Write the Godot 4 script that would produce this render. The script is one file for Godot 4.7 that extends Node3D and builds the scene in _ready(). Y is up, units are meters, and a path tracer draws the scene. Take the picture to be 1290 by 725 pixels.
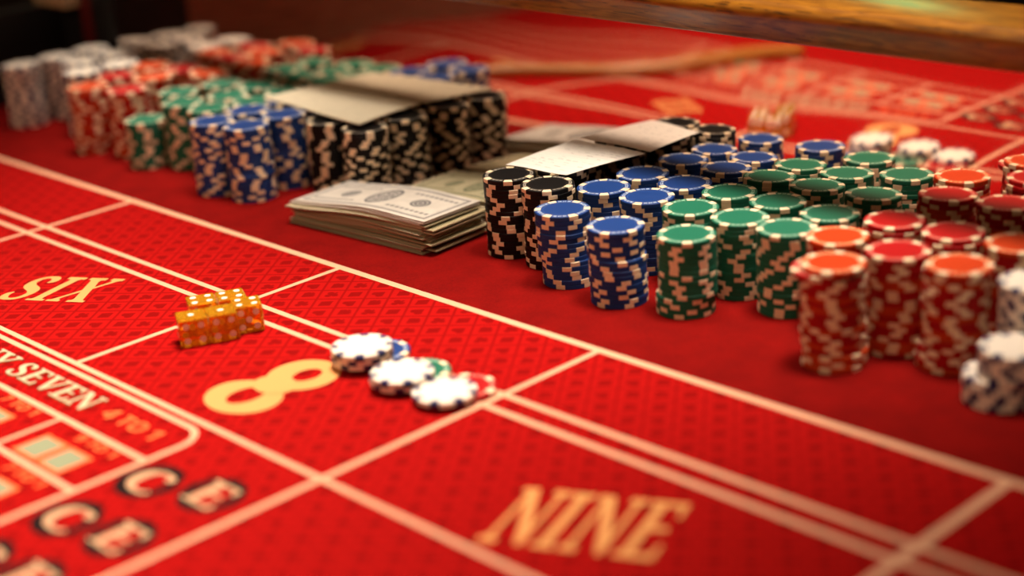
extends Node3D
# A craps table seen across its red layout: banks of clay chips against the mirrored inner wall, bundles of banknotes, dice and bets.
# Table axes: u runs along the mirrored wall, v towards it, h up from the felt; p() turns them into scene space.

var rng := RandomNumberGenerator.new()
var taken := {}
var M := {}
const CH := 0.0033      # thickness of a chip
const CR := 0.0195      # radius of a chip

func _ready() -> void:
	rng.seed = 77
	make_camera()
	make_light()
	make_materials()
	make_room()
	make_table()
	make_chips()
	make_money()
	make_dice()
	make_stick()
	make_background()

# ---------------------------------------------------------------- camera and light
func make_camera() -> void:
	var cam := Camera3D.new()
	cam.name = "camera"
	add_child(cam)
	var att := CameraAttributesPhysical.new()
	att.frustum_focal_length = 67.3
	att.frustum_focus_distance = 1.15
	att.frustum_near = 0.05
	att.frustum_far = 60.0
	att.exposure_aperture = 2.8
	cam.attributes = att
	var f := Vector3(-0.68754615, -0.35022453, -0.63609989)
	var r := Vector3(0.69571323, -0.06678948, -0.71520785)
	var up := Vector3(-0.20799855, 0.93428151, -0.28957669)
	cam.transform = Transform3D(Basis(r, up, -f).orthonormalized(), Vector3(1.19721, 0.395, 0.67226))
	cam.current = true
	var we := WorldEnvironment.new()
	we.name = "environment"
	var e := Environment.new()
	e.background_mode = Environment.BG_COLOR
	e.background_color = Color(0.02, 0.015, 0.012)
	e.tonemap_mode = Environment.TONE_MAPPER_LINEAR
	e.tonemap_exposure = 1.0
	e.sdfgi_enabled = true
	e.ssao_enabled = true
	e.ssil_enabled = true
	we.environment = e
	add_child(we)

# place, aim, energy, half angle, size
const LAMPS := [[Vector3(0.30, 1.15, -0.08), Vector3(0.27, 0.0, 0.48), 4.85, 35.0, 0.2], [Vector3(0.66, 1.15, -0.25), Vector3(0.58, 0.05, -0.17), 3.0, 17.0, 0.16], [Vector3(-0.16, 1.15, -0.25), Vector3(-0.12, 0.05, -0.18), 2.6, 16.0, 0.16]]

func make_light() -> void:
	# three unseen shaded lamps, placed to light the layout and both chip banks
	for q in LAMPS:
		var s := SpotLight3D.new()
		s.name = "unseen_table_lamp_light"
		s.position = q[0]
		add_child(s, true)
		s.look_at(q[1], Vector3(0, 1, 0))
		s.light_color = Color(1.0, 0.93, 0.85)
		s.light_energy = q[2]
		s.spot_angle = q[3]
		s.spot_angle_attenuation = 1.0
		s.spot_range = 12.0
		s.spot_attenuation = 2.0
		s.light_size = q[4]
		s.shadow_enabled = true
	# unseen ceiling panels, the stronger pair placed to light the chip fronts
	for q in [Vector2(-2.0, -1.6), Vector2(1.8, -1.6), Vector2(-0.6, 2.6), Vector2(2.2, 2.4)]:
		var a := AreaLight3D.new()
		a.name = "unseen_ceiling_panel_light"
		a.area_size = Vector2(0.9, 0.9)
		a.position = Vector3(q.x, 2.13, q.y)
		a.rotation_degrees.x = -90
		a.light_color = Color(1.0, 0.84, 0.68)
		a.light_energy = 2.4 if q.y > 0.0 else 0.3
		a.area_range = 14.0
		a.shadow_enabled = true
		add_child(a, true)

# ---------------------------------------------------------------- helpers
func p(u: float, v: float, h := 0.0) -> Vector3:
	return Vector3(u, h, -v)

func numbered(called: String) -> String:
	if not taken.has(called):
		taken[called] = 0
		return called
	taken[called] += 1
	return "%s_%03d" % [called, taken[called]]

func tag(o: Node, label: String, category: String, group := "") -> Node:
	o.set_meta("label", label)
	o.set_meta("category", category)
	if group:
		o.set_meta("group", group)
	return o

func thing(called: String, label: String, category: String, at := Vector3.ZERO, group := "") -> Node3D:
	var o := Node3D.new()
	o.name = numbered(called)
	o.position = at
	add_child(o)
	tag(o, label, category, group)
	return o

func part(called: String, mesh: Mesh, mat: Material, parent: Node, at := Vector3.ZERO, turn := 0.0) -> MeshInstance3D:
	var o := MeshInstance3D.new()
	o.name = called
	o.mesh = mesh
	if mat:
		o.material_override = mat
	o.position = at
	o.rotation.y = turn
	parent.add_child(o, true)
	return o

func structure(called: String, mesh: Mesh, mat: Material, at := Vector3.ZERO) -> MeshInstance3D:
	var o := part(called, mesh, mat, self, at)
	o.set_meta("kind", "structure")
	return o

func flat(color: Color, rough := 0.6, metal := 0.0, spec := 0.5) -> StandardMaterial3D:
	var m := StandardMaterial3D.new()
	m.albedo_color = color
	m.roughness = rough
	m.metallic = metal
	m.metallic_specular = spec
	return m

func box(size: Vector3) -> BoxMesh:
	var b := BoxMesh.new()
	b.size = size
	return b

# a quad, clockwise seen from its front
func quad(st: SurfaceTool, a: Vector3, b: Vector3, c: Vector3, d: Vector3, ua := Vector2.ZERO, ub := Vector2(1, 0), uc := Vector2(1, 1), ud := Vector2(0, 1)) -> void:
	for k in [[a, ua], [b, ub], [c, uc], [a, ua], [c, uc], [d, ud]]:
		st.set_uv(k[1])
		st.add_vertex(k[0])

func begin(smooth := true) -> SurfaceTool:
	var st := SurfaceTool.new()
	st.begin(Mesh.PRIMITIVE_TRIANGLES)
	st.set_smooth_group(0 if smooth else -1)
	return st

func finish(st: SurfaceTool) -> ArrayMesh:
	st.generate_normals()
	return st.commit()

# solid of revolution; the profile runs from the bottom axis outwards and up to the top axis; UVs are a plan view
func lathe(profile: Array, seg: int, hard := true, uvscale := 1.0) -> ArrayMesh:
	var st := begin()
	var rmax := 0.0
	for q in profile:
		rmax = maxf(rmax, q.x)
	for i in profile.size() - 1:
		st.set_smooth_group(i if hard else 0)
		var a: Vector2 = profile[i]
		var b: Vector2 = profile[i + 1]
		for k in seg:
			var t0 := TAU * k / seg
			var t1 := TAU * (k + 1) / seg
			var w := func(q: Vector2, t: float) -> Vector3: return Vector3(q.x * cos(t), q.y, q.x * sin(t))
			var uvf := func(q: Vector2, t: float) -> Vector2: return Vector2(0.5, 0.5) + Vector2(cos(t), sin(t)) * q.x / rmax * 0.5 * uvscale
			var a0: Vector3 = w.call(a, t0)
			var a1: Vector3 = w.call(a, t1)
			var b0: Vector3 = w.call(b, t0)
			var b1: Vector3 = w.call(b, t1)
			if b.x < 1e-6:
				for z in [[a0, a, t0], [a1, a, t1], [b0, b, t0]]:
					st.set_uv(uvf.call(z[1], z[2]))
					st.add_vertex(z[0])
			elif a.x < 1e-6:
				for z in [[a0, a, t0], [b1, b, t1], [b0, b, t0]]:
					st.set_uv(uvf.call(z[1], z[2]))
					st.add_vertex(z[0])
			else:
				quad(st, a0, a1, b1, b0, uvf.call(a, t0), uvf.call(a, t1), uvf.call(b, t1), uvf.call(b, t0))
	return finish(st)

# a tube along points with a radius at each
func tube(pts: Array, radii: Array, seg := 14) -> ArrayMesh:
	var st := begin()
	var rings := []
	for i in pts.size():
		var d: Vector3 = (pts[mini(i + 1, pts.size() - 1)] - pts[maxi(i - 1, 0)]).normalized()
		var s := d.cross(Vector3.UP).normalized()
		var t := s.cross(d).normalized()
		var ring := []
		for k in seg:
			var an := TAU * k / seg
			ring.append(pts[i] + (s * cos(an) + t * sin(an)) * radii[i])
		rings.append(ring)
	for i in pts.size() - 1:
		for k in seg:
			var n := (k + 1) % seg
			quad(st, rings[i][k], rings[i + 1][k], rings[i + 1][n], rings[i][n], Vector2(float(k) / seg, i), Vector2(float(k) / seg, i + 1), Vector2(float(k + 1) / seg, i + 1), Vector2(float(k + 1) / seg, i))
	for e in [0, pts.size() - 1]:
		for k in seg:
			var n2 := (k + 1) % seg
			var tri := [pts[e], rings[e][k], rings[e][n2]]
			if e > 0:
				tri = [pts[e], rings[e][n2], rings[e][k]]
			for q in tri:
				st.add_vertex(q)
	return finish(st)

# sweeps a closed profile (x: across towards the table, y: up) along a path of (u, v) points; closed ends
func sweep(path: Array, prof: Array, rep := 1.0, along := 1.0, smooth := true) -> ArrayMesh:
	var st := begin(smooth)
	var rows := []
	var len := 0.0
	var ls := []
	for i in path.size():
		if i > 0:
			len += (path[i] as Vector2).distance_to(path[i - 1])
		ls.append(len)
		var d: Vector2 = (path[mini(i + 1, path.size() - 1)] - path[maxi(i - 1, 0)]).normalized()
		var n := Vector2(d.y, -d.x)         # points to the right of the walking direction
		var row := []
		for q in prof:
			var w: Vector2 = path[i] + n * q.x
			row.append(p(w.x, w.y, q.y))
		rows.append(row)
	var c := prof.size()
	var vs := [0.0]
	for k in c:
		vs.append(vs[k] + (prof[k] as Vector2).distance_to(prof[(k + 1) % c]))
	for i in ls.size():
		ls[i] *= along
	for i in path.size() - 1:
		for k in c:
			var n2 := (k + 1) % c
			quad(st, rows[i][k], rows[i + 1][k], rows[i + 1][n2], rows[i][n2], Vector2(ls[i] * rep, vs[k] * rep), Vector2(ls[i + 1] * rep, vs[k] * rep), Vector2(ls[i + 1] * rep, vs[k + 1] * rep), Vector2(ls[i] * rep, vs[k + 1] * rep))
	for e in [0, path.size() - 1]:
		st.set_smooth_group(-1)
		var mid := Vector3.ZERO
		for q in rows[e]:
			mid += q / c
		for k in c:
			var n3 := (k + 1) % c
			var tri := [mid, rows[e][k], rows[e][n3]]
			if e > 0:
				tri = [mid, rows[e][n3], rows[e][k]]
			for q in tri:
				st.set_uv(Vector2(q.y, 0) * rep)
				st.add_vertex(q)
	return finish(st)

# ---------------------------------------------------------------- materials
func image_material(img: Image, rough: float, spec := 0.5) -> StandardMaterial3D:
	img.generate_mipmaps()
	var m := flat(Color.WHITE, rough, 0.0, spec)
	m.albedo_texture = ImageTexture.create_from_image(img)
	return m

func chip_face(base: Color, ink: Color) -> Image:
	var n := 256
	var img := Image.create(n, n, false, Image.FORMAT_RGB8)
	img.fill(base)
	# a printed ring: little dice with their pips between the edge spots, and a fine line inside
	for k in 6:
		for j in [-11.5, 0.0, 11.5]:
			var an := deg_to_rad(30.0 + 60.0 * k + j)
			var c := Vector2(cos(an), sin(an))
			var t := Vector2(-c.y, c.x)
			for q in [Vector2(-1, -1), Vector2(1, 1), Vector2(-1, 1), Vector2(1, -1), Vector2(0, 0)]:
				if q == Vector2.ZERO and j == 0.0:
					continue
				var at: Vector2 = Vector2(n, n) * 0.5 + c * n * 0.5 * (0.845 + 0.035 * q.x) + t * n * 0.5 * 0.036 * q.y
				img.fill_rect(Rect2i(Vector2i(at) - Vector2i(3, 3), Vector2i(6, 6)), ink)
	for k in 720:
		if int(k / 5.0) % 3 == 0:
			continue
		var a2 := TAU * k / 720.0
		img.set_pixelv(Vector2i(Vector2(n, n) * 0.5 + Vector2(cos(a2), sin(a2)) * n * 0.5 * 0.70), base.lerp(ink, 0.5))
	return img

func felt_image() -> Image:
	# one tile of four by four cells: thin dark lattice with a dark card suit in each cell
	var cell := 128
	var n := cell * 4
	var img := Image.create(n, n, false, Image.FORMAT_RGB8)
	var noise := FastNoiseLite.new()
	noise.seed = 5
	noise.frequency = 0.35
	var red := Color(0.640, 0.066, 0.060)
	var dark := Color(0.495, 0.042, 0.038)
	var line := Color(0.525, 0.046, 0.041)
	for y in n:
		for x in n:
			var cx := int(x / float(cell))
			var cy := int(y / float(cell))
			var q := Vector2((x % cell) / float(cell) - 0.5, (y % cell) / float(cell) - 0.5)
			var col := red
			if maxf(absf(q.x), absf(q.y)) > 0.452:
				col = line
			# turned 45 degrees so that the suits stand on the corners of the lattice
			var w := Vector2(q.x - q.y, q.x + q.y) * 0.70710678
			var inside := false
			w *= 0.78
			match (cx + cy * 3) % 4:
				0:
					inside = absf(w.x) * 1.25 + absf(w.y) < 0.30
				1:
					inside = (w - Vector2(-0.10, -0.06)).length() < 0.125 or (w - Vector2(0.10, -0.06)).length() < 0.125 or (w.y > -0.05 and absf(w.x) * 1.2 + w.y < 0.25)
				2:
					inside = (w - Vector2(-0.10, 0.07)).length() < 0.115 or (w - Vector2(0.10, 0.07)).length() < 0.115 or (w.y < 0.06 and absf(w.x) * 1.2 - w.y < 0.26) or (w.y > 0.0 and absf(w.x) < 0.03 + w.y * 0.2 and w.y < 0.25)
				3:
					inside = (w - Vector2(-0.12, 0.05)).length() < 0.11 or (w - Vector2(0.12, 0.05)).length() < 0.11 or (w - Vector2(0, -0.13)).length() < 0.11 or (absf(w.x) < 0.05 and w.y > -0.05 and w.y < 0.24)
			if inside:
				col = dark
			var g := noise.get_noise_2d(x, y) * 0.10 + rng.randf_range(-0.035, 0.035)
			img.set_pixel(x, y, Color(col.r * (1.0 + g), col.g * (1.0 + g), col.b * (1.0 + g)))
	return img

func plain_felt_image() -> Image:
	var n := 256
	var img := Image.create(n, n, false, Image.FORMAT_RGB8)
	var noise := FastNoiseLite.new()
	noise.seed = 9
	noise.frequency = 0.03
	for y in n:
		for x in n:
			var g := noise.get_noise_2d(x, y) * 0.10 + rng.randf_range(-0.06, 0.06)
			img.set_pixel(x, y, Color(0.46 * (1 + g), 0.054 * (1 + g), 0.044 * (1 + g)))
	return img

func wood_image(a: Color, b: Color, c: Color) -> Image:
	var w := 1024
	var h := 256
	var img := Image.create(w, h, false, Image.FORMAT_RGB8)
	var n1 := FastNoiseLite.new()
	n1.seed = 21
	n1.frequency = 0.012
	n1.fractal_octaves = 3
	var n2 := FastNoiseLite.new()
	n2.seed = 44
	n2.frequency = 0.09
	for y in h:
		for x in w:
			var s := n1.get_noise_2d(x * 0.35, y * 2.2)
			var ring := 0.5 + 0.5 * sin((y * 0.16 + s * 7.0) * 2.0)
			var fine := n2.get_noise_2d(x * 0.10, y * 3.0)
			var pore := n2.get_noise_2d(x * 0.16 + 500.0, y * 6.0)
			var col := a.lerp(b, clampf(ring * 0.65 + fine * 0.5, 0, 1))
			if pore > 0.34:
				col = col.lerp(c, clampf((pore - 0.34) * 4.0, 0, 0.8))
			img.set_pixel(x, y, col)
	return img

func note_image(paper: Color, ink: Color) -> Image:
	# engraved frame, an oval portrait of nobody, rosettes and fine lines: flat print without lettering
	var w := 512
	var h := 216
	var img := Image.create(w, h, false, Image.FORMAT_RGB8)
	var noise := FastNoiseLite.new()
	noise.seed = 3
	noise.frequency = 0.05
	for y in h:
		for x in w:
			var q := Vector2(x / float(w), y / float(h))
			var k := 0.0
			var ed := minf(minf(x, w - 1 - x), minf(y, h - 1 - y))
			if ed > 14 and ed < 24:
				k = 0.42 + 0.25 * sin(x * 0.7) * sin(y * 0.7)
			if ed > 27 and ed < 29:
				k = 0.5
			var o := Vector2((q.x - 0.5) / 0.085, (q.y - 0.5) / 0.30)
			if o.length() < 1.0:
				k = maxf(k, 0.32 + 0.5 * noise.get_noise_2d(x * 1.5, y * 1.5))
				if absf(o.length() - 0.95) < 0.06:
					k = 0.65
			for c in [Vector2(0.24, 0.5), Vector2(0.77, 0.5)]:
				var r := Vector2((q.x - c.x) / 0.055, (q.y - c.y) / 0.14)
				if r.length() < 1.0:
					k = maxf(k, 0.42 + 0.25 * sin(r.length() * 16.0))
			if ed > 34 and absf(q.y - 0.5) > 0.24 and absf(q.y - 0.5) < 0.30 and absf(q.x - 0.5) > 0.12:
				k = maxf(k, 0.28 + 0.22 * sin(x * 0.35))
			var g := 1.0 + noise.get_noise_2d(x * 0.3, y * 0.3) * 0.05
			var col := paper.lerp(ink, clampf(k * 1.25, 0, 1))
			img.set_pixel(x, y, Color(col.r * g, col.g * g, col.b * g))
	return img

func slip_image(paper: Color, strength: float, seedv: int) -> Image:
	# a table form: ruled lines and scribbled entries, too faint to read
	var n := 256
	var img := Image.create(n, n, false, Image.FORMAT_RGB8)
	img.fill(paper)
	var r := RandomNumberGenerator.new()
	r.seed = seedv
	var ink := paper.lerp(Color(0.25, 0.22, 0.24), strength)
	for y in range(28, n - 20, 18):
		img.fill_rect(Rect2i(16, y, n - 32, 1), paper.lerp(ink, 0.5))
		var x := 20
		while x < n - 40:
			var w := r.randi_range(6, 26)
			if r.randf() < 0.45:
				img.fill_rect(Rect2i(x, y - r.randi_range(4, 8), w, r.randi_range(2, 4)), ink)
			x += w + r.randi_range(6, 22)
	return img

func make_materials() -> void:
	var cream := Color(0.95, 0.86, 0.72)
	M.blue = image_material(chip_face(Color(0.085, 0.225, 0.48), Color(0.78, 0.82, 0.88)), 0.5, 0.35)
	M.green = image_material(chip_face(Color(0.10, 0.41, 0.31), Color(0.72, 0.84, 0.74)), 0.5, 0.35)
	M.red = image_material(chip_face(Color(0.66, 0.040, 0.055), Color(0.90, 0.62, 0.55)), 0.5, 0.3)
	M.orange = image_material(chip_face(Color(0.76, 0.235, 0.065), Color(0.95, 0.82, 0.62)), 0.5, 0.3)
	M.black = image_material(chip_face(Color(0.055, 0.050, 0.050), Color(0.72, 0.68, 0.62)), 0.5, 0.3)
	M.white = image_material(chip_face(Color(0.93, 0.89, 0.83), Color(0.84, 0.79, 0.73)), 0.5, 0.35)
	M.spot = flat(cream, 0.45)
	M.navy = flat(Color(0.10, 0.11, 0.33), 0.45)
	M.felt = image_material(felt_image(), 0.95, 0.12)
	M.plain = image_material(plain_felt_image(), 0.95, 0.12)
	M.line = flat(Color(0.87, 0.66, 0.53), 0.85, 0.0, 0.25)
	M.gold = flat(Color(0.86, 0.60, 0.36), 0.85, 0.0, 0.25)
	M.pale = flat(Color(0.76, 0.70, 0.57), 0.85, 0.0, 0.25)
	M.letter = flat(Color(0.80, 0.62, 0.48), 0.85, 0.0, 0.25)
	M.olive = flat(Color(0.42, 0.24, 0.06), 0.85, 0.0, 0.25)
	M.coral = flat(Color(0.97, 0.44, 0.24), 0.85, 0.0, 0.25)
	M.inkblack = flat(Color(0.10, 0.035, 0.030), 0.85, 0.0, 0.25)
	M.redprint = flat(Color(0.74, 0.05, 0.055), 0.9, 0.0, 0.25)
	M.dicebox = flat(Color(0.54, 0.56, 0.45), 0.85, 0.0, 0.25)
	M.oak = image_material(wood_image(Color(0.62, 0.40, 0.10), Color(0.42, 0.24, 0.055), Color(0.11, 0.05, 0.02)), 0.30, 0.5)
	M.oak.clearcoat_enabled = true
	M.oak.clearcoat = 0.25
	M.oak.clearcoat_roughness = 0.22
	M.walnut = image_material(wood_image(Color(0.62, 0.40, 0.30), Color(0.52, 0.31, 0.22), Color(0.30, 0.17, 0.11)), 0.5)
	M.mirror = flat(Color(0.88, 0.82, 0.78), 0.035, 1.0)
	M.blackpad = flat(Color(0.028, 0.024, 0.022), 0.6)
	M.greypad = flat(Color(0.055, 0.050, 0.045), 0.6)
	M.redpad = flat(Color(0.36, 0.020, 0.026), 0.55)
	M.creamledge = flat(Color(0.74, 0.62, 0.47), 0.5)
	M.board = flat(Color(0.20, 0.12, 0.07), 0.7)
	M.rattan = image_material(wood_image(Color(0.66, 0.42, 0.13), Color(0.55, 0.33, 0.09), Color(0.33, 0.18, 0.05)), 0.35)
	M.pip = flat(Color(0.95, 0.92, 0.88), 0.5)
	M.dice = flat(Color(1.0, 0.72, 0.16, 0.30), 0.03)
	M.dice.refraction_enabled = true
	M.dice.refraction_scale = 0.05
	M.dice.transparency = BaseMaterial3D.TRANSPARENCY_ALPHA
	M.notes = []
	for k in 4:
		var paper: Color = [Color(0.80, 0.77, 0.73), Color(0.70, 0.66, 0.54), Color(0.73, 0.68, 0.57), Color(0.66, 0.60, 0.47)][k]
		M.notes.append(image_material(note_image(paper, [Color(0.28, 0.28, 0.30), Color(0.28, 0.33, 0.24), Color(0.40, 0.35, 0.28), Color(0.30, 0.30, 0.22)][k]), 0.8, 0.25))
	M.slip = image_material(slip_image(Color(0.88, 0.86, 0.83), 0.3, 4), 0.75, 0.3)
	M.form = image_material(slip_image(Color(0.80, 0.76, 0.66), 0.18, 8), 0.8, 0.3)

# ---------------------------------------------------------------- room
func make_room() -> void:
	structure("floor", box(Vector3(8.4, 0.1, 8.4)), flat(Color(0.055, 0.035, 0.035), 0.9), Vector3(0, -0.81, 0))
	structure("ceiling", box(Vector3(8.4, 0.1, 8.4)), flat(Color(0.34, 0.26, 0.20), 0.9), Vector3(0, 2.2, 0))
	var wm := flat(Color(0.24, 0.15, 0.11), 0.8)
	structure("wall_back", box(Vector3(8.4, 3.0, 0.1)), wm, Vector3(0, 0.7, -4.15))
	structure("wall_front", box(Vector3(8.4, 3.0, 0.1)), wm, Vector3(0, 0.7, 4.15))
	structure("wall_left", box(Vector3(0.1, 3.0, 8.2)), wm, Vector3(-4.15, 0.7, 0))
	structure("wall_right", box(Vector3(0.1, 3.0, 8.2)), wm, Vector3(4.15, 0.7, 0))
	var glow := flat(Color(1, 0.86, 0.7), 0.6)
	glow.emission_enabled = true
	glow.emission = Color(1.0, 0.80, 0.60)
	glow.emission_energy_multiplier = 0.6
	var names := ["behind the table to the left", "behind the table to the right", "in front of the table to the left", "in front of the table to the right"]
	var i := 0
	for q in [Vector2(-2.0, -1.6), Vector2(1.8, -1.6), Vector2(-0.6, 2.6), Vector2(2.2, 2.4)]:  # bodies of the unseen ceiling panels, out of view above the hall
		var t := thing("unseen_ceiling_light", "unseen square warm ceiling light panel " + names[i], "ceiling light", Vector3(q.x, 2.15, q.y), "unseen ceiling light panels")
		part("light_frame", box(Vector3(0.98, 0.012, 0.98)), flat(Color(0.5, 0.45, 0.4), 0.5), t, Vector3(0, -0.006, 0))
		part("light_diffuser", box(Vector3(0.9, 0.004, 0.9)), glow, t, Vector3(0, -0.014, 0))
		i += 1
	# bodies of the unseen shaded lamps that light the table from above
	var brass := flat(Color(0.6, 0.42, 0.16), 0.35, 1.0)
	var bulb := SphereMesh.new()
	bulb.radius = 0.03
	bulb.height = 0.06
	var shade := lathe([Vector2(0.17, 0.0), Vector2(0.175, 0.0), Vector2(0.06, 0.15), Vector2(0.03, 0.155), Vector2(0.03, 0.15), Vector2(0.055, 0.145), Vector2(0.17, 0.0)], 32)
	var rod := lathe([Vector2(0, 0.15), Vector2(0.008, 0.15), Vector2(0.008, 1.02), Vector2(0, 1.02)], 12)
	var over := ["the printed layout", "the near bank of chips", "the far bank of chips"]
	for k in 3:
		var l := thing("unseen_pendant_lamp", "unseen brass pendant lamp with a dark shade hanging over " + over[k], "lamp", LAMPS[k][0] + Vector3(0, -0.02, 0), "unseen pendant lamps over the table")
		part("lamp_shade", shade, flat(Color(0.03, 0.07, 0.05), 0.4), l)
		part("lamp_bulb", bulb, glow, l, Vector3(0, 0.065, 0))
		part("lamp_rod", rod, brass, l)

# ---------------------------------------------------------------- table
func wall_v(u: float) -> float:
	# the acrylic mirror bows a little between its fixings
	var bow := 0.0
	if u > 0.455:
		bow = 0.016 if u > 0.905 else 0.008 + 0.008 * sin(TAU * (u - 0.68) / 0.9)
	return 0.1958 + bow + 0.0002 * sin(TAU * (u - 0.1) / 0.21)

func strip(a: Vector2, b: Vector2, w: float, lift: float) -> ArrayMesh:
	var d := (b - a).normalized()
	var n := Vector2(-d.y, d.x) * w * 0.5
	var st := begin(false)
	var h := lift
	quad(st, p(a.x + n.x, a.y + n.y, h), p(b.x + n.x, b.y + n.y, h), p(b.x - n.x, b.y - n.y, h), p(a.x - n.x, a.y - n.y, h))
	return finish(st)

func ribbon(pts: Array, w: float, lift: float) -> ArrayMesh:
	var st := begin(false)
	var L := []
	var R := []
	for i in pts.size():
		var d: Vector2 = (pts[mini(i + 1, pts.size() - 1)] - pts[maxi(i - 1, 0)]).normalized()
		var n := Vector2(-d.y, d.x) * w * 0.5
		L.append(pts[i] + n)
		R.append(pts[i] - n)
	for i in pts.size() - 1:
		quad(st, p(L[i].x, L[i].y, lift), p(L[i + 1].x, L[i + 1].y, lift), p(R[i + 1].x, R[i + 1].y, lift), p(R[i].x, R[i].y, lift))
	return finish(st)

func lettering(text: String, origin: Vector2, along: Vector2, up: Vector2, lift: float, serif := true) -> ArrayMesh:
	# along spans the whole word, up spans the height of its capitals
	var tm := TextMesh.new()
	var f := SystemFont.new()
	f.font_names = PackedStringArray(["Droid Serif" if serif else "Droid Sans"])
	f.font_weight = 700
	tm.font = f
	tm.font_size = 64
	tm.pixel_size = 0.01
	tm.depth = 0.0
	tm.text = text
	var a := tm.surface_get_arrays(0)
	var vs: PackedVector3Array = a[Mesh.ARRAY_VERTEX]
	var ix = a[Mesh.ARRAY_INDEX]
	var lo := Vector2(1e9, 1e9)
	var hi := -lo
	for q in vs:
		lo = Vector2(minf(lo.x, q.x), minf(lo.y, q.y))
		hi = Vector2(maxf(hi.x, q.x), maxf(hi.y, q.y))
	var st := begin(false)
	var order := []
	if ix != null and ix.size() > 0:
		order = Array(ix)
	else:
		order = range(vs.size())
	for t in range(0, order.size() - 2, 3):
		var tri := []
		for k in 3:
			var q: Vector3 = vs[order[t + k]]
			var x := (q.x - lo.x) / (hi.x - lo.x)
			var y := (q.y - lo.y) / (hi.y - lo.y)
			var w := origin + along * x + up * y
			tri.append(p(w.x, w.y, lift))
		var nn: Vector3 = (tri[1] - tri[0]).cross(tri[2] - tri[0])
		if nn.length() < 1e-14:
			continue
		if nn.y > 0:
			tri = [tri[0], tri[2], tri[1]]
		for q in tri:
			st.set_uv(Vector2.ZERO)
			st.add_vertex(q)
	return finish(st)

func disc(c: Vector2, r: float, lift: float, inner := 0.0) -> ArrayMesh:
	var st := begin(false)
	var n := 40
	for k in n:
		var a := Vector2(cos(TAU * k / n), sin(TAU * k / n))
		var b := Vector2(cos(TAU * (k + 1) / n), sin(TAU * (k + 1) / n))
		quad(st, p(c.x + b.x * r, c.y + b.y * r, lift), p(c.x + a.x * r, c.y + a.y * r, lift), p(c.x + a.x * inner, c.y + a.y * inner, lift), p(c.x + b.x * inner, c.y + b.y * inner, lift))
	return finish(st)

func ring(c: Vector2, r: Vector2, hc: Vector2, hr: Vector2, lift: float) -> ArrayMesh:
	# an ellipse with an elliptical hole that need not share its centre
	var st := begin(false)
	var n := 48
	for k in n:
		var a := Vector2(cos(TAU * k / n), sin(TAU * k / n))
		var b := Vector2(cos(TAU * (k + 1) / n), sin(TAU * (k + 1) / n))
		var q := [c + b * r, c + a * r, hc + a * hr, hc + b * hr]
		quad(st, p(q[0].x, q[0].y, lift), p(q[1].x, q[1].y, lift), p(q[2].x, q[2].y, lift), p(q[3].x, q[3].y, lift))
	return finish(st)

func felt_sheet(u0: float, u1: float, v0: float, v1: float, scale: float, turn: float) -> ArrayMesh:
	var st := begin(false)
	var c := func(u: float, v: float) -> Vector2: return Vector2(u, v).rotated(turn) * scale
	var t := 0.003
	quad(st, p(u0, v1), p(u1, v1), p(u1, v0), p(u0, v0), c.call(u0, v1), c.call(u1, v1), c.call(u1, v0), c.call(u0, v0))
	quad(st, p(u0, v0, -t), p(u1, v0, -t), p(u1, v1, -t), p(u0, v1, -t), c.call(u0, v0), c.call(u1, v0), c.call(u1, v1), c.call(u0, v1))
	quad(st, p(u0, v0), p(u1, v0), p(u1, v0, -t), p(u0, v0, -t))
	quad(st, p(u1, v1), p(u0, v1), p(u0, v1, -t), p(u1, v1, -t))
	quad(st, p(u0, v1), p(u0, v0), p(u0, v0, -t), p(u0, v1, -t))
	quad(st, p(u1, v0), p(u1, v1), p(u1, v1, -t), p(u1, v0, -t))
	return finish(st)

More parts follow.
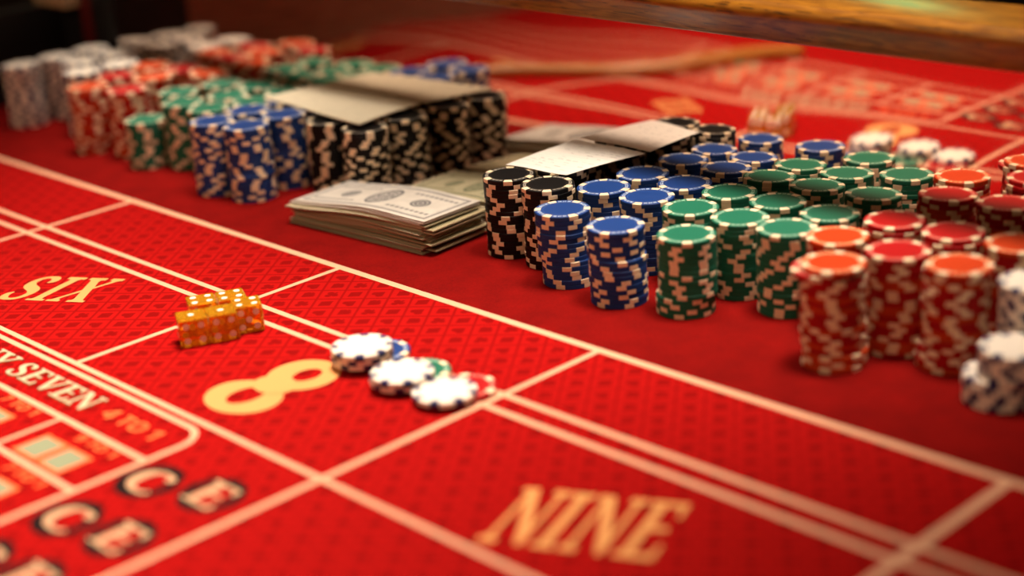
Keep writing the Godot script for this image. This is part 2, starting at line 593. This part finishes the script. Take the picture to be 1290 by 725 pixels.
func make_table() -> void:
	var T := thing("craps_table", "craps table with red printed layout, mirrored inner wall and oak rail", "table")
	var felt := part("layout_felt", felt_sheet(-0.46, 1.45, -0.80, 0.0, 1.0 / 0.0688, deg_to_rad(-38.0)), M.felt, T)
	felt.set_meta("label", "red layout felt with a woven lattice of card suits")
	var band := part("plain_felt", felt_sheet(-0.46, 1.45, 0.0, 0.20, 4.0, 0.0), M.plain, T)
	band.set_meta("label", "plain dark red felt under the chip banks")
	var e := 0.00015
	var D := [-0.574, -0.287, 0.0, 0.2870, 0.5474, 0.8306, 1.117]
	var add := func(m: Mesh, mat: Material, called: String) -> void: part(called, m, mat, felt)
	# boundary, double lines and the front line
	add.call(strip(Vector2(-0.46, 0.0), Vector2(1.45, 0.0), 0.0062, e), M.line, "boundary_line")
	add.call(strip(Vector2(-0.46, -0.0837), Vector2(1.45, -0.0837), 0.0048, e), M.line, "box_line")
	add.call(strip(Vector2(-0.46, -0.1011), Vector2(1.45, -0.1011), 0.0048, e), M.line, "box_line")
	add.call(strip(Vector2(-0.46, -0.2210), Vector2(1.45, -0.2210), 0.0042, e), M.line, "box_line")
	for k in D.size():
		var v1 := -0.80 if k >= 4 else -0.2210
		add.call(strip(Vector2(D[k], 0.0), Vector2(D[k], v1), 0.0046 if k < 5 else 0.0062, e * 1.6), M.line, "divider_line")
	# the proposition box with its rounded corner
	var pts := [Vector2(-0.46, -0.2290)]
	for k in 9:
		var an := PI / 2 * (1.0 - k / 8.0)
		pts.append(Vector2(0.432, -0.2470) + Vector2(cos(an), sin(an)) * 0.018)
	pts.append(Vector2(0.450, -0.80))
	add.call(ribbon(pts, 0.0042, e), M.line, "proposition_border")
	for v in [-0.2706, -0.3165, -0.3625, -0.4085]:
		add.call(strip(Vector2(-0.46, v), Vector2(0.449, v), 0.0042, e * 1.6), M.line, "proposition_line")
	for u in [0.358, 0.267, 0.176, 0.085, -0.006]:
		add.call(strip(Vector2(u, -0.2706), Vector2(u, -0.4085), 0.0034, e), M.line, "proposition_line")
	# numbers of the place boxes
	var base := func(o: Vector2, deg: float, w: float, h: float, lean: float) -> Array:
		var x := Vector2(1, 0).rotated(deg_to_rad(deg))
		var y := Vector2(0, 1).rotated(deg_to_rad(deg + lean))
		return [o, x * w, y * h]
	var put := func(txt: String, b: Array, mat: Material, called: String, serif: bool) -> void: add.call(lettering(txt, b[0], b[1], b[2], e * 2.0, serif), mat, called)
	put.call("SIX", [Vector2(0.1262, -0.1962), Vector2(0.0625, 0.0362), Vector2(-0.0160, 0.0480)], M.gold, "number_six", true)
	put.call("NINE", [Vector2(0.6620, -0.2135), Vector2(0.0800, 0.0400), Vector2(-0.0200, 0.0550)], M.gold, "number_nine", true)
	var level := e
	for o in [[Vector2(0.4220, -0.1835), Vector2(0.0270, 0.0225), Vector2(0.4215, -0.1815), Vector2(0.0095, 0.0132)], [Vector2(0.4255, -0.1405), Vector2(0.0232, 0.0235), Vector2(0.4277, -0.1392), Vector2(0.0078, 0.0104)], [Vector2(0.4235, -0.1610), Vector2(0.0160, 0.0125), Vector2(0.4235, -0.1610), Vector2(0.0, 0.0)]]:
		level += e * 1.2
		add.call(ring(o[0], o[1], o[2], o[3], level), M.gold, "number_eight")
	put.call("5", [Vector2(-0.1700, -0.2050), Vector2(0.0470, 0.0035), Vector2(0.0170, 0.0860)], M.gold, "number_five", true)
	put.call("4", [Vector2(-0.4400, -0.2050), Vector2(0.0470, 0.0035), Vector2(0.0170, 0.0860)], M.gold, "number_four", true)
	put.call("10", [Vector2(0.9400, -0.2050), Vector2(0.0800, 0.0050), Vector2(0.0170, 0.0860)], M.gold, "number_ten", true)
	# the strip of the proposition box
	for k in 2:
		var off: Vector2 = [Vector2(0.0014, -0.0012), Vector2.ZERO][k]
		add.call(lettering("ANY SEVEN", Vector2(0.1860, -0.2585) + off, Vector2(0.1720, 0), Vector2(0, 0.0195), e * (1.6 + 0.6 * k)), [M.olive, M.pale][k], "any_seven_lettering")
	put.call("4 TO 1", [Vector2(0.3720, -0.2545), Vector2(0.0560, 0), Vector2(0, 0.0120)], M.coral, "odds_lettering", false)
	# pictures of the paired dice
	for row in 2:
		for k in 5:
			var u0: float = 0.3680 - 0.091 * k
			var v0: float = -0.3085 - 0.046 * row
			for j in 2:
				var c := Vector2(u0 + 0.0165 + 0.0270 * j, v0 + 0.0085)
				add.call(strip(c + Vector2(-0.0125, 0), c + Vector2(0.0125, 0), 0.0240, e * 1.6), M.coral, "dice_picture_border")
				add.call(strip(c + Vector2(-0.0100, 0), c + Vector2(0.0100, 0), 0.0190, e * 2.4), M.dicebox, "dice_picture")
			put.call(["9 TO 1", "7 TO 1"][(k + row) % 2], [Vector2(u0 + 0.022, v0 + 0.0265), Vector2(0.0400, 0), Vector2(0, 0.0080)], M.coral, "odds_lettering", false)
	# the C and E circles
	var spots := [["C", 0.4735, -0.2830], ["E", 0.5150, -0.2700], ["C", 0.4755, -0.3345], ["E", 0.5165, -0.3275], ["C", 0.4755, -0.3860], ["E", 0.5165, -0.3800], ["C", 0.4755, -0.4375], ["E", 0.5165, -0.4320]]
	for s in spots:
		var c := Vector2(s[1], s[2])
		add.call(disc(c, 0.0190, e * 1.6, 0.0118), M.inkblack, "bet_circle")
		add.call(lettering(s[0], c + Vector2(-0.0122, -0.0122), Vector2(0.0244, 0), Vector2(0, 0.0244), e * 2.2), M.letter, "circle_letter")
	# bed and pedestal
	part("table_bed", box(Vector3(1.95, 0.04, 1.02)), M.board, T, p(0.495, -0.30, -0.0232))
	part("pedestal", box(Vector3(1.3, 0.716, 0.55)), M.board, T, p(0.45, -0.25, -0.4012))
	# inner wall: bowed mirror on a board, black pads at the left end, oak rail on top
	var mir := begin()
	mir.set_smooth_group(0)
	var nu := 160
	var nh := 10
	var u0 := -0.33
	var u1 := 1.45
	var hgt := 0.157
	var at := func(i: int, j: int) -> Vector3:
		var u := u0 + (u1 - u0) * i / nu
		var h := hgt * j / nh
		return p(u, wall_v(u) + 0.022 * h + 0.00010 * sin(TAU * (h / 0.11 + u * 2.3)), h)
	for i in nu:
		for j in nh:
			quad(mir, at.call(i, j + 1), at.call(i + 1, j + 1), at.call(i + 1, j), at.call(i, j))
	var mp := part("mirror_panel", finish(mir), M.mirror, T)
	mp.set_meta("label", "slightly wavy acrylic mirror lining the inner wall")
	part("wall_board", box(Vector3(1.78, 0.157, 0.018)), M.board, T, p(0.560, 0.2350, 0.0785))
	var pad := func(a: float, b: float, m: Material, called: String) -> void:
		part(called, box(Vector3(b - a, 0.152, 0.03)), m, T, p((a + b) * 0.5, 0.2120, 0.076))
	pad.call(-0.378, -0.331, M.greypad, "wall_pad")
	pad.call(-0.401, -0.379, M.redpad, "red_wall_pad")
	part("wall_pad", box(Vector3(0.068, 0.098, 0.03)), M.blackpad, T, p(-0.436, 0.2120, 0.049))
	# end wall
	part("end_wall_pad", box(Vector3(0.03, 0.098, 0.16)), M.blackpad, T, p(-0.4625, 0.116, 0.049))
	part("end_wall_panel", box(Vector3(0.03, 0.160, 0.84)), M.walnut, T, p(-0.462, -0.383, 0.080))
	part("corner_ledge", box(Vector3(0.068, 0.016, 0.05)), M.creamledge, T, p(-0.436, 0.205, 0.106))
	# oak rail: rounded section swept along the wall
	var prof := []
	var w := 0.074
	var hh := 0.030
	for q in [[w - 0.020, 0.004, -90, 0.004, 70.0], [w - 0.008, hh - 0.008, -20, 0.008, 110.0], [0.008, hh - 0.008, 90, 0.008, 90.0], [0.006, 0.006, 180, 0.006, 90.0]]:
		for k in 5:
			var an := deg_to_rad(q[2] + q[4] * k / 4.0)
			prof.append(Vector2(q[0] + cos(an) * q[3], q[1] + sin(an) * q[3]))
	for i in prof.size():
		prof[i] = Vector2(-prof[i].x, prof[i].y + 0.156)
	var rail := part("oak_rail", sweep([Vector2(1.45, 0.254), Vector2(1.0, 0.254), Vector2(0.5, 0.254), Vector2(0.1, 0.254), Vector2(-0.30, 0.254)], prof, 5.0, 0.3), M.oak, T)
	rail.set_meta("label", "glossy oak rail running over the mirrored wall")

# ---------------------------------------------------------------- chips
var chip_mesh: ArrayMesh
var spot_mesh: ArrayMesh
var spots_mesh: ArrayMesh
var spots8_mesh: ArrayMesh

func spot_piece(st: SurfaceTool, centre: float, half: float) -> void:
	var e := 0.00006
	var ri := CR * 0.77
	var ro := CR + e
	var n := 3
	for k in n:
		var t0 := centre - half + 2 * half * k / n
		var t1 := centre - half + 2 * half * (k + 1) / n
		var q := func(r: float, y: float, t: float) -> Vector3: return Vector3(r * cos(t), y, r * sin(t))
		var y0 := -e * 0.2
		var y1 := CH + e * 0.2
		var b := 0.00035
		var prof := [Vector2(ri, y1), Vector2(ro - b, y1), Vector2(ro, y1 - b), Vector2(ro, y0 + b), Vector2(ro - b, y0), Vector2(ri, y0)]
		for i in prof.size() - 1:
			var a: Vector2 = prof[i]
			var c: Vector2 = prof[i + 1]
			quad(st, q.call(a.x, a.y, t0), q.call(a.x, a.y, t1), q.call(c.x, c.y, t1), q.call(c.x, c.y, t0))

func make_chip_meshes() -> void:
	var r := CR
	var b := 0.00035
	var i := 0.00012
	chip_mesh = lathe([Vector2(0, i), Vector2(r * 0.68, i), Vector2(r * 0.70, 0), Vector2(r - b, 0), Vector2(r, b), Vector2(r, CH - b), Vector2(r - b, CH), Vector2(r * 0.70, CH), Vector2(r * 0.68, CH - i), Vector2(0, CH - i)], 40)
	var st := begin(false)
	spot_piece(st, 0.0, 0.17)
	spot_mesh = finish(st)
	st = begin(false)
	for k in 6:
		spot_piece(st, TAU * k / 6, 0.17)
	spots_mesh = finish(st)
	st = begin(false)
	for k in 8:
		spot_piece(st, TAU * k / 8, 0.15)
	spots8_mesh = finish(st)

func make_chip(color: String, detailed: bool) -> Node3D:
	var c := Node3D.new()
	part("chip_body", chip_mesh, M[color], c)
	if color == "white":
		var s := part("edge_spots", spots8_mesh, M.navy, c)
		s.set_meta("label", "navy edge spots")
	elif detailed:
		for k in 6:
			part("edge_spot", spot_mesh, M.spot, c, Vector3.ZERO, TAU * k / 6)
	else:
		part("edge_spots", spots_mesh, M.spot, c)
	return c

var protos := {}

func lay_chip(color: String, detailed: bool, at: Vector3, turn: float, label: String, group: String) -> Node3D:
	var key := color + str(detailed)
	if not protos.has(key):
		protos[key] = make_chip(color, detailed)
	var c: Node3D = protos[key].duplicate()
	c.name = numbered(color + "_chip")
	c.position = at
	c.rotation.y = turn
	tag(c, label, "poker chip", group)
	add_child(c)
	return c

const NTH := ["top", "second", "third", "fourth", "fifth", "sixth", "seventh", "eighth", "ninth", "tenth", "eleventh", "twelfth", "thirteenth", "fourteenth", "fifteenth", "sixteenth", "seventeenth", "eighteenth", "nineteenth", "twentieth"]

func stack_name(all: Array, s: Array) -> String:
	# front, middle or back row, counted from the left among the stacks of that colour in that row
	var row := func(v: float) -> String: return "front" if v < 0.105 else ("middle" if v < 0.155 else "back")
	var mine: String = row.call(s[2])
	var us := []
	for o in all:
		if o[0] == s[0] and row.call(o[2]) == mine:
			us.append(o[1])
	us.sort()
	var k := us.find(s[1])
	var n := us.size()
	if n == 1:
		return mine + "-row"
	return ["leftmost", "second", "third", "fourth"][k] + " " + mine + "-row"

# chips that have slid sideways in their stack: [u of the stack, first chip, last chip, shift]
var slips := [[0.4430, 0, 5, Vector2(0.0016, 0.0012)], [0.4430, 10, 15, Vector2(-0.0010, -0.0004)], [0.4975, 10, 15, Vector2(-0.0018, 0.0004)], [0.5470, 0, 3, Vector2(-0.0014, -0.0010)],
	[0.6707, 17, 17, Vector2(-0.0055, -0.0030)], [0.6707, 0, 2, Vector2(0.0018, -0.0012)], [0.7301, 0, 3, Vector2(-0.0030, -0.0016)], [0.7830, 0, 4, Vector2(-0.0075, -0.0030)], [0.0803, 0, 6, Vector2(0.0010, -0.0010)]]

func make_bank(stacks: Array, bank: String, detailed: bool) -> void:
	for s in stacks:
		var color: String = s[0]
		var n: int = s[3]
		var sn := stack_name(stacks, s)
		var drift := Vector2.ZERO
		var cream := "navy" if color == "white" else "cream"
		var turn := rng.randf() * TAU
		var shown := detailed and float(s[2]) < 0.14
		for k in n:
			drift += Vector2(rng.randf_range(-1, 1), rng.randf_range(-1, 1)) * 0.00022
			drift = drift.limit_length(0.0007)
			var off := drift
			if rng.randf() < 0.12:
				off += Vector2(rng.randf_range(-1, 1), rng.randf_range(-1, 1)) * 0.0005
			off = off.limit_length(0.0009)
			if color == "red":
				off += Vector2(rng.randf_range(-1, 1), rng.randf_range(-1, 1)) * 0.0007
			for sl in slips:
				if sl[0] == s[1] and k >= sl[1] and k <= sl[2]:
					off += sl[3]
			turn += rng.randf_range(-0.5, 0.5)
			if rng.randf() < 0.3:
				turn += rng.randf_range(-2, 2)
			var col := color
			if color == "red":
				var even := rng.randf()
				col = "orange" if even < (0.35 if detailed else 0.6) else "red"
				if k == n - 1:
					col = s[4]
			var from_top := n - 1 - k
			var nth: String = "topmost in" if from_top == 0 else NTH[from_top] + " from top of"
			var cname: String = color if color != "red" else "red and orange"
			var label := "%s chip, %s spots, %s %s %s stack, %s" % [col, cream, nth, sn, cname, bank]
			lay_chip(col, shown or (detailed and from_top == 0), p(s[1] + off.x, minf(s[2] + off.y, wall_v(s[1]) - 0.0216), CH * k), turn, label, "%s stacks of the %s" % [cname, bank])

func make_chips() -> void:
	make_chip_meshes()
	var near := [
		["black", 0.3667, 0.1015, 18], ["black", 0.4072, 0.1010, 18], ["black", 0.3852, 0.1373, 18], ["black", 0.3667, 0.1735, 18],
		["blue", 0.4430, 0.0795, 16], ["blue", 0.4975, 0.0735, 16], ["blue", 0.4318, 0.1332, 16], ["blue", 0.4721, 0.1332, 16], ["blue", 0.4333, 0.1735, 16], ["blue", 0.4736, 0.1735, 16],
		["green", 0.5470, 0.0870, 16], ["green", 0.5139, 0.1310, 16], ["green", 0.5541, 0.1332, 16], ["green", 0.5985, 0.1260, 17], ["green", 0.5139, 0.1735, 16], ["green", 0.5542, 0.1745, 16], ["green", 0.5985, 0.1735, 16],
		["red", 0.6707, 0.0743, 19, "orange"], ["red", 0.6391, 0.1230, 18, "orange"], ["red", 0.6893, 0.1136, 19, "red"], ["red", 0.6500, 0.1690, 18, "red"], ["red", 0.7301, 0.1132, 19, "orange"], ["red", 0.6925, 0.1690, 18, "red"], ["red", 0.7345, 0.1720, 18, "orange"],
		["white", 0.7700, 0.1292, 17], ["white", 0.7830, 0.0870, 10], ["red", 0.7770, 0.1765, 18, "orange"]]
	make_bank(near, "near bank", true)
	var far := [
		["white", -0.3430, 0.0880, 19], ["white", -0.3430, 0.1290, 19], ["white", -0.3430, 0.1700, 19], ["white", -0.2500, 0.1050, 19], ["white", -0.2970, 0.1300, 19], ["white", -0.2480, 0.1470, 19], ["white", -0.2970, 0.1720, 19],
		["red", -0.1840, 0.0736, 19, "orange"], ["red", -0.1357, 0.0876, 19, "red"], ["red", -0.2000, 0.1150, 19, "red"], ["red", -0.1600, 0.1300, 19, "orange"], ["red", -0.2070, 0.1600, 19, "orange"], ["red", -0.1660, 0.1710, 19, "red"], ["red", -0.1250, 0.1720, 19, "orange"],
		["green", -0.0892, 0.0752, 13], ["green", -0.0953, 0.1180, 18], ["green", -0.0544, 0.0964, 18], ["green", -0.0141, 0.0959, 18], ["green", -0.0850, 0.1600, 18], ["green", -0.0397, 0.1339, 18], ["green", 0.0006, 0.1334, 18], ["green", -0.0471, 0.1735, 18], ["green", -0.0038, 0.1735, 18],
		["blue", 0.0403, 0.0626, 19], ["blue", 0.0803, 0.0706, 19], ["blue", 0.0360, 0.1035, 19], ["blue", 0.0765, 0.1120, 19], ["blue", 0.0380, 0.1445, 19], ["blue", 0.0775, 0.1530, 19],
		["black", 0.1175, 0.1290, 18], ["black", 0.1655, 0.1285, 18], ["black", 0.1200, 0.1735, 18], ["black", 0.1655, 0.1735, 18]]
	make_bank(far, "far bank", false)
	# three bets beside the number eight: a coloured chip at the bottom, white ones on it
	var bets := [[0.4420, -0.1060, 3, "blue", 0.4400, -0.0900], [0.4880, -0.1125, 2, "green", 0.4850, -0.0955], [0.5250, -0.1105, 1, "red", 0.5250, -0.0945]]
	var where := ["by the figure eight", "in the middle of three bets", "beside the cream divider line"]
	for i in 3:
		var b: Array = bets[i]
		lay_chip(b[3], true, p(b[4], b[5], 0.0002), 0.4 + i, "%s chip peeking from under the white bet %s" % [b[3], where[i]], "bets on the layout")
		for k in b[2]:
			var nth: String = NTH[b[2] - 1 - k] + " white chip with navy spots of the bet "
			lay_chip("white", true, p(b[0] + 0.0006 * k, b[1] + 0.0004 * (k % 2), 0.0002 + CH * (k + 1)), 0.3 + 0.5 * i + 0.25 * k, nth + where[i], "bets on the layout")
	for k in protos:
		protos[k].free()

# ---------------------------------------------------------------- money and paper
# a sheet with thickness; lift(x, y) gives its height, x and y run from 0 to 1
func sheet(len: float, wid: float, thick: float, lift: Callable, nx := 12, ny := 5) -> ArrayMesh:
	var st := begin()
	var top := func(i: int, j: int) -> Vector3:
		var x := float(i) / nx
		var y := float(j) / ny
		return Vector3((x - 0.5) * len, float(lift.call(x, y)) + thick, (0.5 - y) * wid)
	for i in nx:
		for j in ny:
			var uv := func(a: int, b: int) -> Vector2: return Vector2(float(a) / nx, 1.0 - float(b) / ny)
			var a: Vector3 = top.call(i, j + 1)
			var b: Vector3 = top.call(i + 1, j + 1)
			var c: Vector3 = top.call(i + 1, j)
			var d: Vector3 = top.call(i, j)
			var dn := Vector3(0, -thick, 0)
			st.set_smooth_group(0)
			quad(st, a, b, c, d, uv.call(i, j + 1), uv.call(i + 1, j + 1), uv.call(i + 1, j), uv.call(i, j))
			st.set_smooth_group(1)
			quad(st, d + dn, c + dn, b + dn, a + dn, uv.call(i, j), uv.call(i + 1, j), uv.call(i + 1, j + 1), uv.call(i, j + 1))
			st.set_smooth_group(-1)
			var zero := Vector2(0.01, 0.01)
			if j == 0:
				quad(st, d, c, c + dn, d + dn, zero, zero, zero, zero)
			if j == ny - 1:
				quad(st, b, a, a + dn, b + dn, zero, zero, zero, zero)
			if i == 0:
				quad(st, a, d, d + dn, a + dn, zero, zero, zero, zero)
			if i == nx - 1:
				quad(st, c, b, b + dn, c + dn, zero, zero, zero, zero)
	return finish(st)

func bundle(centre: Vector2, turn: float, n: int, step: float, len: float, wid: float, left: float, kinds: Array, label: String, group: String, top_white: int) -> void:
	# each banknote lies on the one below; the pile is thinner at its left end
	for k in n:
		var low := left + (1.0 - left) * 0.0
		var prof := func(x: float, _y: float) -> float:
			var t := lerpf(low, 1.0, smoothstep(0.0, 0.75, x))
			return step * k * t + 0.0012 * sin(x * 5.0) * t * k / n
		var white := k >= n - top_white
		var m: Material = M.notes[0] if white else M.notes[kinds[k % kinds.size()]]
		var o := part(numbered("banknote"), sheet(len, wid, step * 0.62, prof), m, self)
		var j := 0.0048 if k < n - 1 else 0.001
		var d := Vector2(rng.randf_range(-j, j) * 1.2, rng.randf_range(-j, j) * 0.8)
		if k == 1:
			d = Vector2(-0.008, 0.0)
		o.position = p(centre.x + d.x, centre.y + d.y, 0.0003)
		o.rotation.y = turn + rng.randf_range(-0.035, 0.035)
		var nth: String = "topmost" if k == n - 1 else "note " + NTH[mini(n - 1 - k, 19)] + " from the top"
		tag(o, "%s %s banknote, %s" % ["white" if white else "cream", label, nth], "banknote", group)

func make_money() -> void:
	bundle(Vector2(0.2440, 0.0810), deg_to_rad(3.5), 20, 0.00140, 0.152, 0.060, 0.66, [1, 2, 3, 2], "worn front bundle", "banknotes of the front bundle", 3)
	bundle(Vector2(0.2760, 0.1575), deg_to_rad(0.0), 18, 0.00125, 0.132, 0.064, 0.60, [2, 1, 2, 3], "cream bundle by the mirror", "banknotes of the bundle by the mirror", 0)
	# table slips lying across the black stacks
	var h := 18 * CH + 0.0003
	var a := part(numbered("paper_slip"), quad_sheet([Vector2(0.3490, 0.1150), Vector2(0.4060, 0.1210), Vector2(0.4170, 0.1945), Vector2(0.3450, 0.1948)], h, 0.0003), M.slip, self)
	tag(a, "white printed slip lying on the black stacks of the near bank", "paper slip")
	var b := part(numbered("paper_sheet"), quad_sheet([Vector2(0.0210, 0.1330), Vector2(0.1690, 0.1215), Vector2(0.1600, 0.1946), Vector2(0.0230, 0.1946)], 19 * CH + 0.0003, 0.0012), M.form, self)
	tag(b, "cream sheet of paper covering the black stacks of the far bank", "paper sheet")

func quad_sheet(c: Array, h: float, thick: float) -> ArrayMesh:
	# a flat sheet with its own outline (front left, front right, back right, back left), a little buckled
	var st := begin()
	var n := 10
	var at := func(i: int, j: int) -> Vector3:
		var x := float(i) / n
		var y := float(j) / n
		var a: Vector2 = (c[0] as Vector2).lerp(c[1], x)
		var b: Vector2 = (c[3] as Vector2).lerp(c[2], x)
		var w := a.lerp(b, y)
		return p(w.x, w.y, h + thick + 0.0004 + 0.0004 * sin(x * 6.0 + y * 4.0))
	var dn := Vector3(0, -thick, 0)
	for i in n:
		for j in n:
			var uv := func(k: int, l: int) -> Vector2: return Vector2(float(k) / n, 1.0 - float(l) / n)
			var A: Vector3 = at.call(i, j + 1)
			var B: Vector3 = at.call(i + 1, j + 1)
			var C: Vector3 = at.call(i + 1, j)
			var D: Vector3 = at.call(i, j)
			st.set_smooth_group(0)
			quad(st, A, B, C, D, uv.call(i, j + 1), uv.call(i + 1, j + 1), uv.call(i + 1, j), uv.call(i, j))
			st.set_smooth_group(1)
			quad(st, D + dn, C + dn, B + dn, A + dn, uv.call(i, j), uv.call(i + 1, j), uv.call(i + 1, j + 1), uv.call(i, j + 1))
			st.set_smooth_group(-1)
			var z := Vector2(0.01, 0.01)
			if j == 0:
				quad(st, D, C, C + dn, D + dn, z, z, z, z)
			if j == n - 1:
				quad(st, B, A, A + dn, B + dn, z, z, z, z)
			if i == 0:
				quad(st, A, D, D + dn, A + dn, z, z, z, z)
			if i == n - 1:
				quad(st, C, B, B + dn, C + dn, z, z, z, z)
	return finish(st)

# ---------------------------------------------------------------- dice
func die_mesh(s: float, b: float) -> ArrayMesh:
	# cube with chamfered edges and corners
	var st := begin(false)
	var h := s * 0.5
	var i := h - b
	var face := func(o: Basis) -> void:
		var f := func(x: float, y: float, z: float) -> Vector3: return o * Vector3(x, y, z)
		quad(st, f.call(-i, h, -i), f.call(i, h, -i), f.call(i, h, i), f.call(-i, h, i))
	for o in [Basis(), Basis(Vector3.RIGHT, PI), Basis(Vector3.RIGHT, PI / 2), Basis(Vector3.RIGHT, -PI / 2), Basis(Vector3.BACK, PI / 2), Basis(Vector3.BACK, -PI / 2)]:
		face.call(o)
	var ends := func(q: Array) -> void:
		var nn: Vector3 = (q[1] - q[0]).cross(q[2] - q[0])
		var mid: Vector3 = (q[0] + q[1] + q[2]) / 3.0
		var w := q.duplicate()
		if nn.dot(mid) > 0:
			w.reverse()
		if w.size() == 4:
			quad(st, w[0], w[1], w[2], w[3])
		else:
			for v in w:
				st.set_uv(Vector2.ZERO)
				st.add_vertex(v)
	for x in [-1, 1]:
		for y in [-1, 1]:
			ends.call([Vector3(x * h, y * i, -i), Vector3(x * h, y * i, i), Vector3(x * i, y * h, i), Vector3(x * i, y * h, -i)])
			ends.call([Vector3(-i, x * h, y * i), Vector3(i, x * h, y * i), Vector3(i, x * i, y * h), Vector3(-i, x * i, y * h)])
			ends.call([Vector3(x * h, -i, y * i), Vector3(x * h, i, y * i), Vector3(x * i, i, y * h), Vector3(x * i, -i, y * h)])
			for z in [-1, 1]:
				ends.call([Vector3(x * h, y * i, z * i), Vector3(x * i, y * h, z * i), Vector3(x * i, y * i, z * h)])
	return finish(st)

func make_dice() -> void:
	var s := 0.0192
	var cube := die_mesh(s, 0.0007)
	var pip := lathe([Vector2(0, -0.0005), Vector2(0.0021, -0.0005), Vector2(0.0021, 0.00006), Vector2(0, 0.00006)], 20)
	var pos := {1: [[0, 0]], 2: [[-1, -1], [1, 1]], 3: [[-1, -1], [0, 0], [1, 1]], 4: [[-1, -1], [-1, 1], [1, -1], [1, 1]], 5: [[-1, -1], [-1, 1], [1, -1], [1, 1], [0, 0]], 6: [[-1, -1], [-1, 0], [-1, 1], [1, -1], [1, 0], [1, 1]]}
	var spots := [[0.3010, -0.1299, 4, "four-up amber die at the back left of the cluster"], [0.3100, -0.1122, 4, "four-up amber die at the back right of the cluster"], [0.3305, -0.1140, 4, "four-up amber die at the right end of the cluster"], [0.3290, -0.1335, 1, "one-up amber die in the middle of the front row"], [0.3205, -0.1512, 1, "one-up amber die at the left end of the front row"]]
	var ang := atan2(0.0173, 0.0085)
	var k := 0
	for q in spots:
		var t := thing("die", "translucent " + q[3], "die", p(q[0], q[1], 0.0002), "amber dice")
		t.rotation.y = ang + [0.0, 0.02, -0.03, 0.03, 0.0][k]
		part("die_body", cube, M.dice, t, Vector3(0, s * 0.5, 0))
		var top: int = q[2]
		var sides: Array = [2, 3, 5, 4] if top == 1 else [1, 2, 6, 5]
		var faces := [[Basis(), top], [Basis(Vector3.RIGHT, PI), 7 - top], [Basis(Vector3.RIGHT, PI / 2), sides[3] if top == 1 else 5], [Basis(Vector3.RIGHT, -PI / 2), 7 - (sides[3] if top == 1 else 5)], [Basis(Vector3.BACK, PI / 2), 2 if top == 1 else 1], [Basis(Vector3.BACK, -PI / 2), 5 if top == 1 else 6]]
		for f in faces:
			for c in pos[f[1]]:
				var o := part("pip", pip, M.pip, t)
				var B: Basis = f[0]
				o.basis = B
				o.position = B * Vector3(c[0] * 0.0050, s * 0.5, c[1] * 0.0050) + Vector3(0, s * 0.5, 0)
		k += 1

# ---------------------------------------------------------------- the stick and what stands behind the rail
func make_stick() -> void:
	var pts := []
	var rad := []
	var c := Curve3D.new()
	for q in [Vector2(-0.105, -0.080), Vector2(-0.085, -0.125), Vector2(-0.045, -0.185), Vector2(0.0, -0.228), Vector2(0.05, -0.290), Vector2(0.11, -0.345), Vector2(0.16, -0.42), Vector2(0.22, -0.52)]:
		c.add_point(p(q.x - 0.02, q.y, 0.0082), Vector3(-0.014, 0, 0.014), Vector3(0.014, 0, -0.014))
	c = Curve3D.new()
	var w := [Vector2(-0.115, -0.085), Vector2(-0.065, -0.155), Vector2(-0.015, -0.222), Vector2(0.045, -0.282), Vector2(0.10, -0.345), Vector2(0.165, -0.43)]
	for i in w.size():
		var d: Vector2 = (w[mini(i + 1, w.size() - 1)] - w[maxi(i - 1, 0)]) * 0.16
		c.add_point(p(w[i].x, w[i].y, 0.0082), -p(d.x, d.y), p(d.x, d.y))
	var n := 40
	for i in n + 1:
		pts.append(c.sample_baked(c.get_baked_length() * i / n))
		rad.append(0.0078 * (0.55 + 0.45 * smoothstep(0.0, 0.15, float(i) / n)))
	var o := part(numbered("rattan_stick"), tube(pts, rad), M.rattan, self)
	tag(o, "curved golden rattan stick lying on the layout, seen in the mirror", "stick")

func make_background() -> void:
	# a gaming machine beyond the rail: black cabinet with a red lit strip and an unseen green sign above it
	var t := thing("slot_machine", "black gaming machine with a red lit strip beyond the oak rail", "machine", Vector3(-0.30, -0.76, -2.35))
	var blk := flat(Color(0.02, 0.018, 0.018), 0.5)
	part("cabinet", box(Vector3(1.0, 1.0, 0.5)), blk, t, Vector3(0.05, 0.5, 0))
	var red := flat(Color(0.9, 0.1, 0.12), 0.5)
	red.emission_enabled = true
	red.emission = Color(1.0, 0.16, 0.18)
	red.emission_energy_multiplier = 1.2
	part("light_strip", box(Vector3(0.10, 0.16, 0.02)), red, t, Vector3(-0.33, 0.50, 0.26))
	var grn := flat(Color(0.1, 0.6, 0.4), 0.5)
	grn.emission_enabled = true
	grn.emission = Color(0.12, 0.85, 0.55)
	grn.emission_energy_multiplier = 0.55
	part("unseen_lit_sign", box(Vector3(0.20, 0.07, 0.04)), grn, t, Vector3(-0.28, 1.42, 0.2))  # out of view, placed to give the oak rail its green sheen
	part("unseen_sign_post", box(Vector3(0.06, 0.36, 0.04)), blk, t, Vector3(-0.28, 1.17, 0.2))
	var l := OmniLight3D.new()  # unseen green light at the sign, tinting the rail
	l.name = "unseen_sign_light"
	l.position = t.position + Vector3(-0.28, 1.42, 0.27)
	l.light_color = Color(0.12, 0.85, 0.55)
	l.light_energy = 0.05
	l.light_size = 0.08
	l.omni_range = 8.0
	l.omni_attenuation = 2.0
	l.shadow_enabled = true
	add_child(l)
